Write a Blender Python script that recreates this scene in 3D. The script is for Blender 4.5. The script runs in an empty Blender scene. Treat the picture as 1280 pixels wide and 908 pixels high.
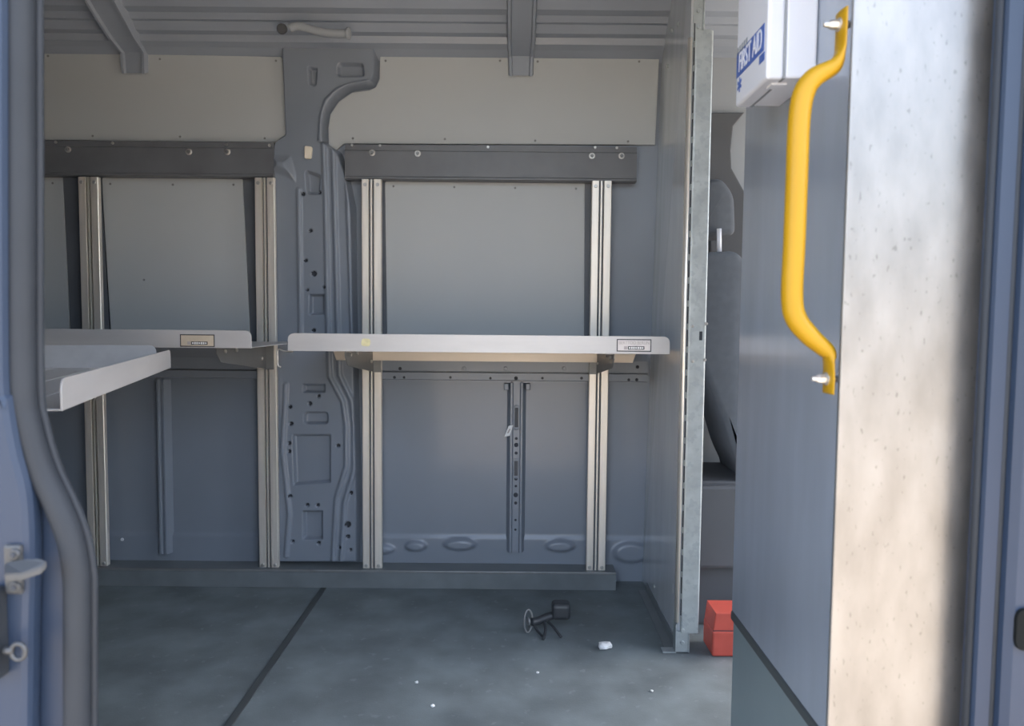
import bpy, bmesh, math, random
import numpy as np
from mathutils import Vector, Matrix
random.seed(4)
R = math.radians
C = bpy.context.scene.collection
sc = bpy.context.scene

# ------------------------------------------------------------------ camera
F, CZ, PITCH, ROLL = 940.0, 0.93, R(3.6), 0.009
cp, sp, cr, sr = math.cos(PITCH), math.sin(PITCH), math.cos(ROLL), math.sin(ROLL)
def ray(px, py):
    u, v = (px - 640) / F, (454 - py) / F
    u0, v0 = u * cr - v * sr, u * sr + v * cr
    return Vector((u0, cp + v0 * sp, -sp + v0 * cp))
def P(px, py, Y):                      # point of the plane y = Y seen at a photo pixel
    d = ray(px, py); t = Y / d.y
    return Vector((d.x * t, Y, CZ + d.z * t))
def PX(px, py, X):                     # point of the plane x = X
    d = ray(px, py); t = X / d.x
    return Vector((X, d.y * t, CZ + d.z * t))
def PF(px, py, z=0.0):                 # point at height z
    d = ray(px, py); t = (z - CZ) / d.z
    return Vector((d.x * t, d.y * t, z))
cam = bpy.data.objects.new('camera', bpy.data.cameras.new('camera')); C.objects.link(cam)
r0, u0, f0 = Vector((1, 0, 0)), Vector((0, sp, cp)), Vector((0, cp, -sp))
rt, up = r0 * cr + u0 * sr, -r0 * sr + u0 * cr
M = Matrix((rt, up, -f0)).transposed().to_4x4(); M.translation = Vector((0, 0, CZ))
cam.matrix_world = M
cam.data.sensor_width = 36; cam.data.sensor_fit = 'HORIZONTAL'; cam.data.lens = F / 1280 * 36
cam.data.clip_start = 0.02; cam.data.clip_end = 400
cam.data.dof.use_dof = True; cam.data.dof.focus_distance = 2.25; cam.data.dof.aperture_fstop = 5.6
sc.camera = cam

# ------------------------------------------------------------------ materials
def mat(name, col, rough=0.5, metal=0.0, var=0.06, scale=6.0, bump=0.0, bscale=60.0, stretch=(1, 1, 1), spec=0.5,
        col2=None, spots=None, rvar=0.08, coat=0.0):
    m = bpy.data.materials.new(name); m.use_nodes = True
    nt = m.node_tree; N = nt.nodes; L = nt.links
    b = N['Principled BSDF']
    tc = N.new('ShaderNodeTexCoord'); mp = N.new('ShaderNodeMapping'); mp.inputs['Scale'].default_value = stretch
    L.new(tc.outputs['Object'], mp.inputs['Vector'])
    n = N.new('ShaderNodeTexNoise'); n.inputs['Scale'].default_value = scale; n.inputs['Detail'].default_value = 6
    L.new(mp.outputs['Vector'], n.inputs['Vector'])
    ramp = N.new('ShaderNodeValToRGB')
    c2 = col2 or tuple(min(1, c * (1 + var)) for c in col)
    c1 = col if col2 else tuple(c * (1 - var) for c in col)
    ramp.color_ramp.elements[0].position = 0.35; ramp.color_ramp.elements[1].position = 0.68
    ramp.color_ramp.elements[0].color = (*c1, 1); ramp.color_ramp.elements[1].color = (*c2, 1)
    L.new(n.outputs['Fac'], ramp.inputs['Fac'])
    out = ramp.outputs['Color']
    if spots:
        scol, sscale, th, amt = spots
        n2 = N.new('ShaderNodeTexNoise'); n2.inputs['Scale'].default_value = sscale; n2.inputs['Detail'].default_value = 3
        L.new(mp.outputs['Vector'], n2.inputs['Vector'])
        mr = N.new('ShaderNodeMapRange'); mr.inputs['From Min'].default_value = th; mr.inputs['From Max'].default_value = th + 0.05
        mr.inputs['To Max'].default_value = amt
        L.new(n2.outputs['Fac'], mr.inputs['Value'])
        mx = N.new('ShaderNodeMix'); mx.data_type = 'RGBA'
        L.new(mr.outputs['Result'], mx.inputs['Factor']); L.new(out, mx.inputs[6]); mx.inputs[7].default_value = (*scol, 1)
        out = mx.outputs[2]
    L.new(out, b.inputs['Base Color'])
    rr = N.new('ShaderNodeMapRange'); rr.inputs['To Min'].default_value = max(0.02, rough - rvar); rr.inputs['To Max'].default_value = min(1, rough + rvar)
    L.new(n.outputs['Fac'], rr.inputs['Value']); L.new(rr.outputs['Result'], b.inputs['Roughness'])
    b.inputs['Metallic'].default_value = metal
    b.inputs['Specular IOR Level'].default_value = spec
    b.inputs['Coat Weight'].default_value = coat; b.inputs['Coat Roughness'].default_value = 0.12
    if bump:
        n3 = N.new('ShaderNodeTexNoise'); n3.inputs['Scale'].default_value = bscale; n3.inputs['Detail'].default_value = 4
        L.new(mp.outputs['Vector'], n3.inputs['Vector'])
        bp = N.new('ShaderNodeBump'); bp.inputs['Strength'].default_value = bump; bp.inputs['Distance'].default_value = 0.004
        L.new(n3.outputs['Fac'], bp.inputs['Height']); L.new(bp.outputs['Normal'], b.inputs['Normal'])
    return m
MAT = dict(
    body=mat('body_paint', (0.20, 0.225, 0.265), 0.40, var=0.05, scale=3, coat=0.25),
    body_ext=mat('body_paint_outside', (0.021, 0.034, 0.061), 0.42, var=0.05, scale=3, spec=0.32),
    roof_lit=mat('body_paint_lit', (0.27, 0.30, 0.345), 0.45, var=0.05, scale=3),  # body paint made lighter for the roof, haze brightness put into colour
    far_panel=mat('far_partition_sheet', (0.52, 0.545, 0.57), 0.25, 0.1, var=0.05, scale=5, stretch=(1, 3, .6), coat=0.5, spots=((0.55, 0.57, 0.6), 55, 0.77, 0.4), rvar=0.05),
    lining=mat('lining_laminate', (0.415, 0.435, 0.44), 0.5, var=0.03, scale=2, bump=0.03, bscale=400),
    rail=mat('dark_steel', (0.125, 0.13, 0.14), 0.42, 0.0, var=0.12, scale=8),
    gap=mat('gap_shade', (0.10, 0.11, 0.125), 0.6, var=0.1),  # shade of gaps and grooves put into this colour
    hole=mat('hole_shade', (0.035, 0.04, 0.05), 0.8, var=0.1),  # dark colour stands in for the shade inside holes and slits
    alu=mat('satin_aluminium', (0.80, 0.74, 0.66), 0.40, 0.6, var=0.05, scale=14, stretch=(6, 6, .4), bump=0.03, bscale=200),
    alu_sheet=mat('shelf_aluminium', (0.50, 0.485, 0.475), 0.45, 0.25, var=0.05, scale=10, stretch=(.6, 3, 3)),
    alu_post=mat('scratched_aluminium', (0.25, 0.243, 0.235), 0.38, 0.8, var=0.17, scale=9, stretch=(2, 2, .8),
                 spots=((0.09, 0.086, 0.08), 110, 0.655, 0.45), bump=0.05, bscale=120, rvar=0.12),
    flange=mat('flange_aluminium', (0.70, 0.62, 0.53), 0.42, 0.3, var=0.03, scale=6, stretch=(.4, 3, 3)),
    galv=mat('galvanised_steel', (0.38, 0.41, 0.41), 0.42, 0.45, var=0.10, scale=28, spots=((0.31, 0.34, 0.35), 60, .55, .6)),
    dull=mat('dull_steel', (0.06, 0.063, 0.066), 0.5, 0.3, var=0.08, scale=20),
    bracket=mat('bracket_steel', (0.21, 0.212, 0.21), 0.45, 0.35, var=0.08, scale=20),
    screw=mat('zinc_screw', (0.55, 0.53, 0.50), 0.35, 0.8, var=0.1, scale=80),
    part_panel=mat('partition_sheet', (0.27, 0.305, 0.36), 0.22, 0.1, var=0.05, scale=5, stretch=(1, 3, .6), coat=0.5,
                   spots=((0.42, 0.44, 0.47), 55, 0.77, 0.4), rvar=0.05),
    kick=mat('kick_sheet', (0.20, 0.25, 0.26), 0.35, 0.1, var=0.08, scale=5),
    rubber=mat('rubber', (0.026, 0.03, 0.036), 0.6, var=0.08, scale=10, spec=0.2),
    floor=mat('floor_mat', (0.148, 0.172, 0.178), 0.6, var=0.22, scale=7, bump=0.12, bscale=220, spots=((0.22, 0.24, 0.25), 34, 0.64, 0.45)),
    ledge=mat('ledge_steel', (0.15, 0.165, 0.17), 0.38, var=0.12, scale=10),
    ledge2=mat('seam_rubber', (0.06, 0.068, 0.07), 0.6, var=0.1, spec=0.3),
    yellow=mat('yellow_enamel', (0.34, 0.192, 0.005), 0.42, var=0.03, scale=10, coat=0.0, spec=0.3),
    white=mat('white_plastic', (0.66, 0.68, 0.73), 0.40, var=0.02),
    blue=mat('blue_print', (0.055, 0.12, 0.40), 0.45, var=0.05),
    ink=mat('black_print', (0.04, 0.04, 0.045), 0.5, var=0.05),
    sand=mat('label_sand', (0.55, 0.46, 0.35), 0.5, var=0.12, scale=30),
    pale=mat('label_pale', (0.62, 0.57, 0.55), 0.5, var=0.08, scale=30),
    faint=mat('label_faint', (0.38, 0.33, 0.32), 0.5, var=0.05),
    seat=mat('seat_fabric', (0.085, 0.095, 0.11), 0.85, var=0.08, scale=40, bump=0.1, bscale=500),
    cabtrim=mat('cab_trim', (0.28, 0.30, 0.32), 0.6, var=0.04),
    cabdark=mat('cab_dark', (0.075, 0.078, 0.085), 0.65, var=0.06),
    red=mat('red_plastic', (0.50, 0.085, 0.06), 0.4, var=0.06, scale=20),
    black=mat('black_plastic', (0.03, 0.033, 0.037), 0.45, var=0.1),
    paper=mat('white_paper', (0.80, 0.80, 0.78), 0.7, var=0.05, scale=40),
    cream=mat('cream_foam', (0.72, 0.66, 0.55), 0.7, var=0.05, scale=40),
    ground=mat('sandy_ground', (0.51, 0.425, 0.325), 0.9, var=0.14, scale=1.2, bump=0.2, bscale=30),
    stain=mat('yellow_residue', (0.66, 0.60, 0.34), 0.6, var=0.1, scale=60),
)

# ------------------------------------------------------------------ mesh helpers
def NB(): return bmesh.new()
def box(bm, a, b, bev=0.0, seg=2, mi=0):
    a, b = Vector(a), Vector(b)
    lo = Vector((min(a.x, b.x), min(a.y, b.y), min(a.z, b.z))); hi = Vector((max(a.x, b.x), max(a.y, b.y), max(a.z, b.z)))
    r = bmesh.ops.create_cube(bm, size=1.0)
    for v in r['verts']:
        v.co = Vector(((lo.x + hi.x) / 2 + v.co.x * (hi.x - lo.x), (lo.y + hi.y) / 2 + v.co.y * (hi.y - lo.y), (lo.z + hi.z) / 2 + v.co.z * (hi.z - lo.z)))
    fs = list({f for v in r['verts'] for f in v.link_faces})
    for f in fs: f.material_index = mi
    if bev > 0:
        es = list({e for v in r['verts'] for e in v.link_edges})
        o = bmesh.ops.bevel(bm, geom=es, offset=bev, segments=seg, profile=0.5, affect='EDGES')
        for f in o['faces']: f.material_index = mi
def prism(bm, pts, axis, lo, hi, bev=0.0, mi=0):
    """pts 2D polygon; axis = the extruded axis. axis y -> pts are (x,z); x -> (y,z); z -> (x,y)"""
    def mk(p, t):
        return {'y': (p[0], t, p[1]), 'x': (t, p[0], p[1]), 'z': (p[0], p[1], t)}[axis]
    A = [bm.verts.new(mk(p, lo)) for p in pts]; B = [bm.verts.new(mk(p, hi)) for p in pts]
    fa, fb = bm.faces.new(A), bm.faces.new(list(reversed(B)))
    n = len(pts); fs = [fa, fb]
    for i in range(n):
        fs.append(bm.faces.new((A[(i + 1) % n], A[i], B[i], B[(i + 1) % n])))
    for f in fs: f.material_index = mi
    bmesh.ops.recalc_face_normals(bm, faces=fs)
    if bev > 0:
        es = list(set(fa.edges) | set(fb.edges))
        o = bmesh.ops.bevel(bm, geom=es, offset=bev, segments=2, profile=0.5, affect='EDGES')
        for f in o['faces']: f.material_index = mi
def sweep(bm, pts, radii, n=16, smooth=True, ref=Vector((0, 1, 0)), mi=0, caps=True):
    """tube along pts; radii = list of (r_ref, r_side) per point or one number"""
    pts = [Vector(p) for p in pts]
    if not isinstance(radii, list): radii = [radii] * len(pts)
    rings = []
    for i, p in enumerate(pts):
        t = (pts[min(i + 1, len(pts) - 1)] - pts[max(i - 1, 0)]).normalized()
        a = (ref - t * ref.dot(t))
        a = a.normalized() if a.length > 1e-4 else t.orthogonal().normalized()
        b = t.cross(a)
        r = radii[i]; ra, rb = (r, r) if not isinstance(r, tuple) else r
        rings.append([bm.verts.new(p + a * ra * math.cos(2 * math.pi * k / n) + b * rb * math.sin(2 * math.pi * k / n)) for k in range(n)])
    fs = []
    for i in range(len(rings) - 1):
        for k in range(n):
            fs.append(bm.faces.new((rings[i][k], rings[i][(k + 1) % n], rings[i + 1][(k + 1) % n], rings[i + 1][k])))
    if caps:
        fs.append(bm.faces.new(list(reversed(rings[0])))); fs.append(bm.faces.new(rings[-1]))
    for f in fs: f.smooth = smooth; f.material_index = mi
    bmesh.ops.recalc_face_normals(bm, faces=fs)
def disc(bm, c, axis, r, h, n=14, mi=0, dome=0.0):
    """short cylinder from c along axis by h, slightly domed"""
    c, ax = Vector(c), Vector(axis).normalized()
    o = ax.orthogonal().normalized(); w = ax.cross(o)
    def ring(rr, t): return [bm.verts.new(c + ax * t + (o * math.cos(2 * math.pi * k / n) + w * math.sin(2 * math.pi * k / n)) * rr) for k in range(n)]
    rs = [ring(r, 0), ring(r, h * .7), ring(r * .8, h)]
    fs = []
    for a, b in zip(rs, rs[1:]):
        for k in range(n): fs.append(bm.faces.new((a[k], a[(k + 1) % n], b[(k + 1) % n], b[k])))
    fs.append(bm.faces.new(rs[-1])); fs.append(bm.faces.new(list(reversed(rs[0]))))
    for f in fs: f.material_index = mi
    bmesh.ops.recalc_face_normals(bm, faces=fs)
def catmull(pts, n=8):
    pts = [Vector(p) for p in pts]; out = []
    for i in range(len(pts) - 1):
        p0, p1, p2, p3 = pts[max(i - 1, 0)], pts[i], pts[i + 1], pts[min(i + 2, len(pts) - 1)]
        for k in range(n):
            t = k / n
            out.append(0.5 * ((2 * p1) + (-p0 + p2) * t + (2 * p0 - 5 * p1 + 4 * p2 - p3) * t * t + (-p0 + 3 * p1 - 3 * p2 + p3) * t ** 3))
    out.append(pts[-1]); return out
def round_poly(pts, r, n=5):
    """round the corners of a 2D polygon; r = number or per-corner list"""
    out = []; m = len(pts)
    for i in range(m):
        rr = r[i] if isinstance(r, (list, tuple)) else r
        p = Vector(pts[i]); a = Vector(pts[i - 1]); b = Vector(pts[(i + 1) % m])
        if rr <= 0: out.append(tuple(p)); continue
        da, db = (a - p), (b - p)
        q = min(rr, da.length * .45, db.length * .45)
        s, e = p + da.normalized() * q, p + db.normalized() * q
        for k in range(n + 1):
            t = k / n
            out.append(tuple((1 - t) ** 2 * s + 2 * t * (1 - t) * p + t * t * e))
    return out
def mesh_of(name, bm, mats):
    me = bpy.data.meshes.new(name); bm.to_mesh(me); bm.free()
    for m in (mats if isinstance(mats, (list, tuple)) else [mats]): me.materials.append(m)
    return me
def org(o):
    v = Vector((0, 0, 0))
    while o is not None: v += o.location; o = o.parent
    return v
def part(name, bm, mats, parent, local=False, label=None):
    if not local: bmesh.ops.translate(bm, verts=bm.verts, vec=-org(parent))
    o = bpy.data.objects.new(name, mesh_of(name, bm, mats)); C.objects.link(o); o.parent = parent
    if label: o['label'] = label
    return o
def solo(name, bm, mats, loc=(0, 0, 0), local=False):
    if not local: bmesh.ops.translate(bm, verts=bm.verts, vec=-Vector(loc))
    o = bpy.data.objects.new(name, mesh_of(name, bm, mats)); C.objects.link(o); o.location = loc
    return o
def thing(name, label, cat, loc, group=None):
    o = bpy.data.objects.new(name, None); C.objects.link(o); o.location = loc; o.empty_display_size = 0.05
    return tag(o, label, cat, group)
def tag(o, label, cat, group=None):
    o['label'] = label; o['category'] = cat
    if group: o['group'] = group
    return o
def struct(name, bm, mats, loc=(0, 0, 0)):
    o = solo(name, bm, mats, loc); o['kind'] = 'structure'; return o
def copy_tree(o, parent=None):
    c = o.copy(); C.objects.link(c); c.parent = parent
    for ch in list(o.children): copy_tree(ch, c)
    return c
def text_part(name, body, size, mw, m, parent, depth=0.0004, xs=1.0):
    cu = bpy.data.curves.new(name, 'FONT'); cu.body = body; cu.size = size; cu.align_x = 'CENTER'; cu.align_y = 'CENTER'; cu.extrude = depth
    t = bpy.data.objects.new(name, cu); C.objects.link(t)
    bpy.context.view_layer.update()
    me = bpy.data.meshes.new_from_object(t.evaluated_get(bpy.context.evaluated_depsgraph_get()))
    bpy.data.objects.remove(t)
    me.transform(Matrix.Translation(-org(parent)) @ mw @ Matrix.Diagonal((xs, 1, 1, 1)))
    me.materials.clear(); me.materials.append(m)
    o = bpy.data.objects.new(name, me); C.objects.link(o); o.parent = parent
    return o
def sstep(x, a, b):
    t = np.clip((x - a) / (b - a), 0, 1); return t * t * (3 - 2 * t)
def sdf_poly(X, Z, poly):
    """signed distance, negative inside"""
    d = np.full(X.shape, 1e9); inside = np.zeros(X.shape, bool); m = len(poly)
    for i in range(m):
        ax, az = poly[i]; bx, bz = poly[(i + 1) % m]
        ex, ez = bx - ax, bz - az; L2 = ex * ex + ez * ez + 1e-12
        t = np.clip(((X - ax) * ex + (Z - az) * ez) / L2, 0, 1)
        d = np.minimum(d, np.hypot(X - ax - t * ex, Z - az - t * ez))
        cond = ((az > Z) != (bz > Z)); den = (bz - az) if abs(bz - az) > 1e-9 else 1e-9
        inside ^= cond & (X < (bx - ax) * (Z - az) / den + ax)
    return np.where(inside, -d, d)
def sdf_line(X, Z, pts):
    d = np.full(X.shape, 1e9)
    for (ax, az), (bx, bz) in zip(pts, pts[1:]):
        ex, ez = bx - ax, bz - az; L2 = ex * ex + ez * ez + 1e-12
        t = np.clip(((X - ax) * ex + (Z - az) * ez) / L2, 0, 1)
        d = np.minimum(d, np.hypot(X - ax - t * ex, Z - az - t * ez))
    return d
def height_mesh(name, x0, x1, z0, z1, res, fn, mats, parent=None, mfn=None):
    nx, nz = int((x1 - x0) / res) + 1, int((z1 - z0) / res) + 1
    X, Z = np.meshgrid(np.linspace(x0, x1, nx), np.linspace(z0, z1, nz))
    Y = fn(X, Z)
    o0 = org(parent) if parent else Vector((0, 0, 0))
    co = np.stack([X - o0.x, Y - o0.y, Z - o0.z], -1).reshape(-1, 3)
    i = np.arange(nz * nx).reshape(nz, nx)
    q = np.stack([i[:-1, :-1], i[:-1, 1:], i[1:, 1:], i[1:, :-1]], -1).reshape(-1, 4)
    me = bpy.data.meshes.new(name)
    me.vertices.add(len(co)); me.vertices.foreach_set('co', co.astype(np.float32).ravel())
    me.loops.add(q.size); me.loops.foreach_set('vertex_index', q.astype(np.int32).ravel())
    me.polygons.add(len(q)); me.polygons.foreach_set('loop_start', (np.arange(len(q)) * 4).astype(np.int32))
    me.polygons.foreach_set('use_smooth', np.ones(len(q), bool))
    for m in mats: me.materials.append(m)
    if mfn is not None:
        mi = mfn((X[:-1, :-1] + X[1:, 1:]) / 2, (Z[:-1, :-1] + Z[1:, 1:]) / 2)
        me.polygons.foreach_set('material_index', mi.astype(np.int32).ravel())
    me.update(calc_edges=True); me.validate()
    o = bpy.data.objects.new(name, me); C.objects.link(o)
    if parent: o.parent = parent
    return o

# ------------------------------------------------------------------ depths of the far side
YS = 2.600      # painted body sheet
YLN = 2.588     # lining panels, front
YR = 2.550      # dark cross rails, front
YP = 2.532      # uprights, front
XQ = 0.465      # partition plane
def w2(pts, Y=YS): return [(P(a, b, Y).x, P(a, b, Y).z) for a, b in pts]

# ------------------------------------------------------------------ the setting
bm = NB(); box(bm, (-2.3, 0.62, -0.06), (2.2, 2.66, 0)); floor = struct('floor', bm, MAT['floor'])
# seam strip across the floor mat
sa, sb = PF(405, 737), PF(284, 908)
xs = (sa.x + sb.x) / 2
bm = NB(); box(bm, (xs - .010, 0.7, 0.0), (xs + .010, 2.50, 0.003), .001)
o = part('seam_strip', bm, MAT['ledge2'], floor)

bumps = [(575, 680, 46, 16), (700, 682, 42, 16), (520, 682, 30, 14), (788, 690, 52, 30), (480, 686, 30, 12)]
bumps_w = [(P(a, b, YS).x, P(a, b, YS).z, w * YS / F / 2, h * YS / F / 2) for a, b, w, h in bumps]
zl = P(600, 672, YS).z
def fn_wall(X, Z):
    Y = np.full(X.shape, YS)
    Y -= 0.006 * (1 - sstep(Z, zl - .004, zl + .010)) * (1 - sstep(X, P(330, 600, YS).x, P(336, 600, YS).x) * 0)
    for bx, bz, bw, bh in bumps_w:
        d = np.hypot((X - bx) / bw, (Z - bz) / bh)
        Y -= 0.014 * (1 - sstep(d, 0.65, 1.0))
    return Y
wall = height_mesh('wall_back', -2.3, XQ + .30, 0.0, 1.86, 0.006, fn_wall, [MAT['body']])
wall['kind'] = 'structure'
bm = NB(); box(bm, (-2.3, YS + .02, -.6), (2.2, YS + .06, 2.1)); part('outer_skin', bm, MAT['body_ext'], wall)

# body pillar between the two bays, pressed steel with ribs, pockets and holes
pil = [(353, 60), (474, 60), (474, 98), (470, 108), (462, 112), (440, 115), (424, 126), (413, 142), (410, 160), (410, 178), (428, 192),
       (436, 215), (446, 260), (448, 420), (450, 520), (452, 600), (452, 702), (334, 702), (334, 240), (343, 185), (345, 178), (357, 170), (353, 71)]
pil_w = w2(pil)
rib_lines = [w2([(404, 178), (406, 150), (412, 130), (426, 117), (445, 110), (466, 107)]), w2([(408, 178), (411, 260), (414, 420), (416, 470), (432, 500), (436, 530), (436, 580), (424, 620), (420, 695)]),
             w2([(420, 190), (422, 260), (426, 420), (428, 468), (443, 500), (446, 530), (446, 585), (434, 625), (430, 695)]), w2([(437, 215), (440, 300), (444, 420)]),
             w2([(362, 480), (358, 560), (366, 640), (362, 690)]), w2([(378, 240), (380, 420)])]
pockets = [round_poly(w2([(384, 514), (413, 514), (413, 528), (384, 528)]), .012), w2([(370, 542), (416, 542), (416, 600), (372, 603)]), w2([(383, 636), (406, 636), (406, 670), (383, 670)]),
           w2([(383, 480), (409, 480), (409, 489), (383, 489)]), w2([(391, 369), (408, 369), (408, 393), (391, 393)]), round_poly(w2([(386, 216), (404, 222), (402, 245), (388, 244)]), .01),
           round_poly(w2([(389, 88), (400, 90), (398, 112), (391, 110)]), .008), round_poly(w2([(426, 84), (456, 84), (458, 100), (426, 100)]), .012)]
bulge = w2([(343, 196), (368, 198), (374, 220), (374, 232), (362, 224), (343, 218)])
holes = [(383, 245, 2), (403, 243, 2), (392, 290, 2), (386, 327, 2), (396, 343, 3.2), (388, 363, 1.6), (409, 360, 1.8), (396, 413, 2.2), (402, 494, 2), (391, 503, 2.4), (367, 507, 2),
         (368, 528, 2.3), (366, 552, 2.2), (366, 562, 2), (426, 555, 2.2), (367, 617, 2), (388, 628, 2), (401, 628, 2), (442, 613, 2), (438, 652, 3.4), (438, 667, 2.4), (402, 675, 2.2), (428, 680, 2),
         (441, 683, 1.8), (370, 673, 2)]
holes_w = [(P(a, b, YS).x, P(a, b, YS).z, r * YS / F) for a, b, r in holes]
def fn_pil(X, Z):
    d = sdf_poly(X, Z, pil_w)
    Y = YS - 0.040 * (1 - sstep(d, -0.014, 0.0)) + 0.012 * sstep(d, -.002, .006)
    ins = 1 - sstep(d, -0.03, -0.012)
    for ln in rib_lines:
        e = sdf_line(X, Z, ln); Y -= 0.008 * (1 - sstep(e, 0.003, 0.011)) * (d < 0)
    for k, pk in enumerate(pockets):
        e = sdf_poly(X, Z, pk); Y += 0.022 * (1 - sstep(e, -0.005, 0.003))
    e = sdf_poly(X, Z, bulge); Y -= 0.02 * (1 - sstep(e, -0.03, 0.002))
    for hx, hz, hr in holes_w:
        e = np.hypot(X - hx, Z - hz); Y += 0.012 * (1 - sstep(e, hr - .001, hr + .001))
    return Y
def mi_pil(X, Z):
    m = np.zeros(X.shape, int)
    for hx, hz, hr in holes_w: m |= (np.hypot(X - hx, Z - hz) < hr).astype(int)
    return m
xlo, xhi = min(p[0] for p in pil_w) - .012, max(p[0] for p in pil_w) + .012
zlo, zhi = min(p[1] for p in pil_w) - .01, max(p[1] for p in pil_w) + .012
height_mesh('pillar', xlo, xhi, zlo, zhi, 0.0028, fn_pil, [MAT['body'], MAT['hole']], wall, mi_pil)

# belt rail under the shelves
def z_at(py, Y, px=600): return P(px, py, Y).z
bz = [z_at(v, YS - .05) for v in (450, 464.5, 466.5, 475, 479)]
def belt(x0, x1):
    bm = NB()
    prism(bm, [(YS + .005, bz[0] + .05), (YS - .030, bz[0] + .04), (YS - .050, bz[0]), (YS - .050, bz[1]), (YS - .034, bz[1] - .002), (YS - .034, bz[2] + .001), (YS - .052, bz[2]), (YS - .052, bz[3]), (YS - .03, bz[3] - .004), (YS - .03, bz[4]), (YS + .005, bz[4])], 'x', x0, x1)
    return bm
bm = belt(P(456, 465, YS).x, XQ - .004)
for a, b, r in [(500, 461, 2), (613, 473, 1.6), (645, 473, 2.4), (678, 473, 1.6), (727, 473, 1.8), (563, 472, 1.6), (493, 472, 1.8), (505, 472, 1.6), (797, 459, 2), (786, 475, 1.8), (796, 475, 2)]:
    q = P(a, b, YS - .052); disc(bm, q + Vector((0, .004, 0)), (0, -1, 0), r * YS / F, .0055, mi=1)
for a, b in [(580, 461), (632, 461), (705, 461)]:
    q = P(a, b, YS - .052); disc(bm, q + Vector((0, .004, 0)), (0, -1, 0), .007, .007)
part('belt_rail', bm, [MAT['body'], MAT['hole']], wall)
bm = belt(-2.3, P(340, 465, YS).x); part('belt_rail', bm, MAT['body'], wall)

# pressed upright ribs in the lower panels
def rib(px, wpx, py0, py1, holes_, name='panel_rib'):
    a, b = P(px, py0, YS), P(px, py1, YS); hw = wpx * YS / F / 2; x = a.x * .5 + b.x * .5
    bm = NB()
    prism(bm, [(x - hw - .012, YS), (x - hw, YS - .030), (x - hw + .006, YS - .030), (x - hw + .010, YS - .024), (x + hw - .010, YS - .024), (x + hw - .006, YS - .030), (x + hw, YS - .030), (x + hw + .012, YS)], 'z', b.z, a.z)
    for hy, hr in holes_:
        q = P(px, hy, YS); disc(bm, (x, YS - .022, q.z), (0, -1, 0), hr * YS / F, .003, mi=1)
    return bm, x, hw
bm, x, hw = rib(645, 15, 476, 688, [(547, 1.8), (555, 2.8), (565, 2), (597, 2.2), (606, 1.6), (617, 3), (627, 2), (648, 1.5), (660, 1.5)])
for y0, y1 in ((506, 536), (572, 596)):
    z0, z1 = P(645, y1, YS).z, P(645, y0, YS).z; n = 10; rr = .011
    lp = [Vector((x + rr * math.cos(t), YS - .024, z1 - rr + rr * math.sin(t))) for t in [math.pi * k / n for k in range(n + 1)]]
    lp += [Vector((x - rr * math.cos(t), YS - .024, z0 + rr - rr * math.sin(t))) for t in [math.pi * k / n for k in range(n + 1)]]
    lp.append(lp[0]); sweep(bm, lp, .0022, 6, ref=Vector((0, 1, 0)), caps=False)
    box(bm, (x - .006, YS - .026, z0 + .008), (x + .006, YS - .0235, z1 - .008), .001, mi=2)
part('panel_rib', bm, [MAT['body'], MAT['hole'], MAT['cabdark']], wall)
bm, x, hw = rib(207, 9, 464, 690, []); part('panel_rib', bm, MAT['body'], wall)
# cable clips at the head of the rib
for a, b in ((633, 484), (660, 484)):
    q = P(a, b, YS - .03); bm = NB(); box(bm, q + Vector((-.008, 0, -.012)), q + Vector((.008, .034, .012)), .003); part('clip', bm, MAT['body'], wall)

# ledge along the foot of the wall
bm = NB(); prism(bm, [(2.506, 0), (2.506, .056), (2.510, .060), (2.602, .060), (2.602, 0)], 'x', -2.3, P(770, 728, 2.506).x)
tr = struct('trim_1', bm, MAT['ledge'])
bm = NB(); box(bm, (-2.3, 2.5035, .054), (P(770, 728, 2.506).x, 2.512, .0625), .002); part('edge_strip', bm, MAT['bracket'], tr)

# cant rail, ceiling and roof bows
prof = [(2.61, 1.775), (2.597, 1.790), (2.560, 1.812), (2.535, 1.822), (2.528, 1.842), (2.505, 1.846), (2.485, 1.868), (2.47, 1.868), (2.455, 1.884), (2.425, 1.890), (2.40, 1.915), (2.30, 1.965), (2.12, 1.995), (1.7, 2.0), (0.64, 2.0), (0.64, 2.06), (2.66, 2.06), (2.66, 1.775)]
bm = NB(); prism(bm, prof, 'x', -2.3, 2.2); ceil = struct('ceiling', bm, MAT['roof_lit'])
def bow(pxt, pxb, wt, wb, skew=0.0, py=94):
    """roof bow, a shallow channel that ends in a tab over the lining"""
    zb = P(pxb, py, YLN - .01).z
    path = [(YLN - .001, zb, wb), (YLN - .001, 1.80, wb * 1.05), (2.520, 1.84, wb * 1.12), (2.44, 1.885, wt), (2.36, 1.93, wt), (2.2, 1.975, wt), (1.6, 1.99, wt), (0.7, 1.99, wt)]
    bm = NB(); rows = []
    xb = P(pxb, py, YLN).x; xt = xb + pxt
    for i, (y, z, w) in enumerate(path):
        s = min(1, i / 3.0); xc = xb * (1 - s) + xt * s; hw = w / 2
        off = Vector((0, -.012, -.004 if i < 2 else -.014))
        pts = [(-hw, 0), (-hw + .006, 1), (-hw + .014, 1), (-hw + .018, .75), (hw - .018, .75), (hw - .014, 1), (hw - .006, 1), (hw, 0)]
        rows.append([bm.verts.new(Vector((xc + dx + (skew * (1 - s) if dx < 0 and i == 0 else 0), y, z)) + off * (t * 1.6) + Vector((0, .010, .010)) * (1 - t)) for dx, t in pts])
    for a, b in zip(rows, rows[1:]):
        for k in range(len(a) - 1): bm.faces.new((a[k], a[k + 1], b[k + 1], b[k]))
    bm.faces.new(rows[0])
    bmesh.ops.recalc_face_normals(bm, faces=bm.faces)
    return bm
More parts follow.
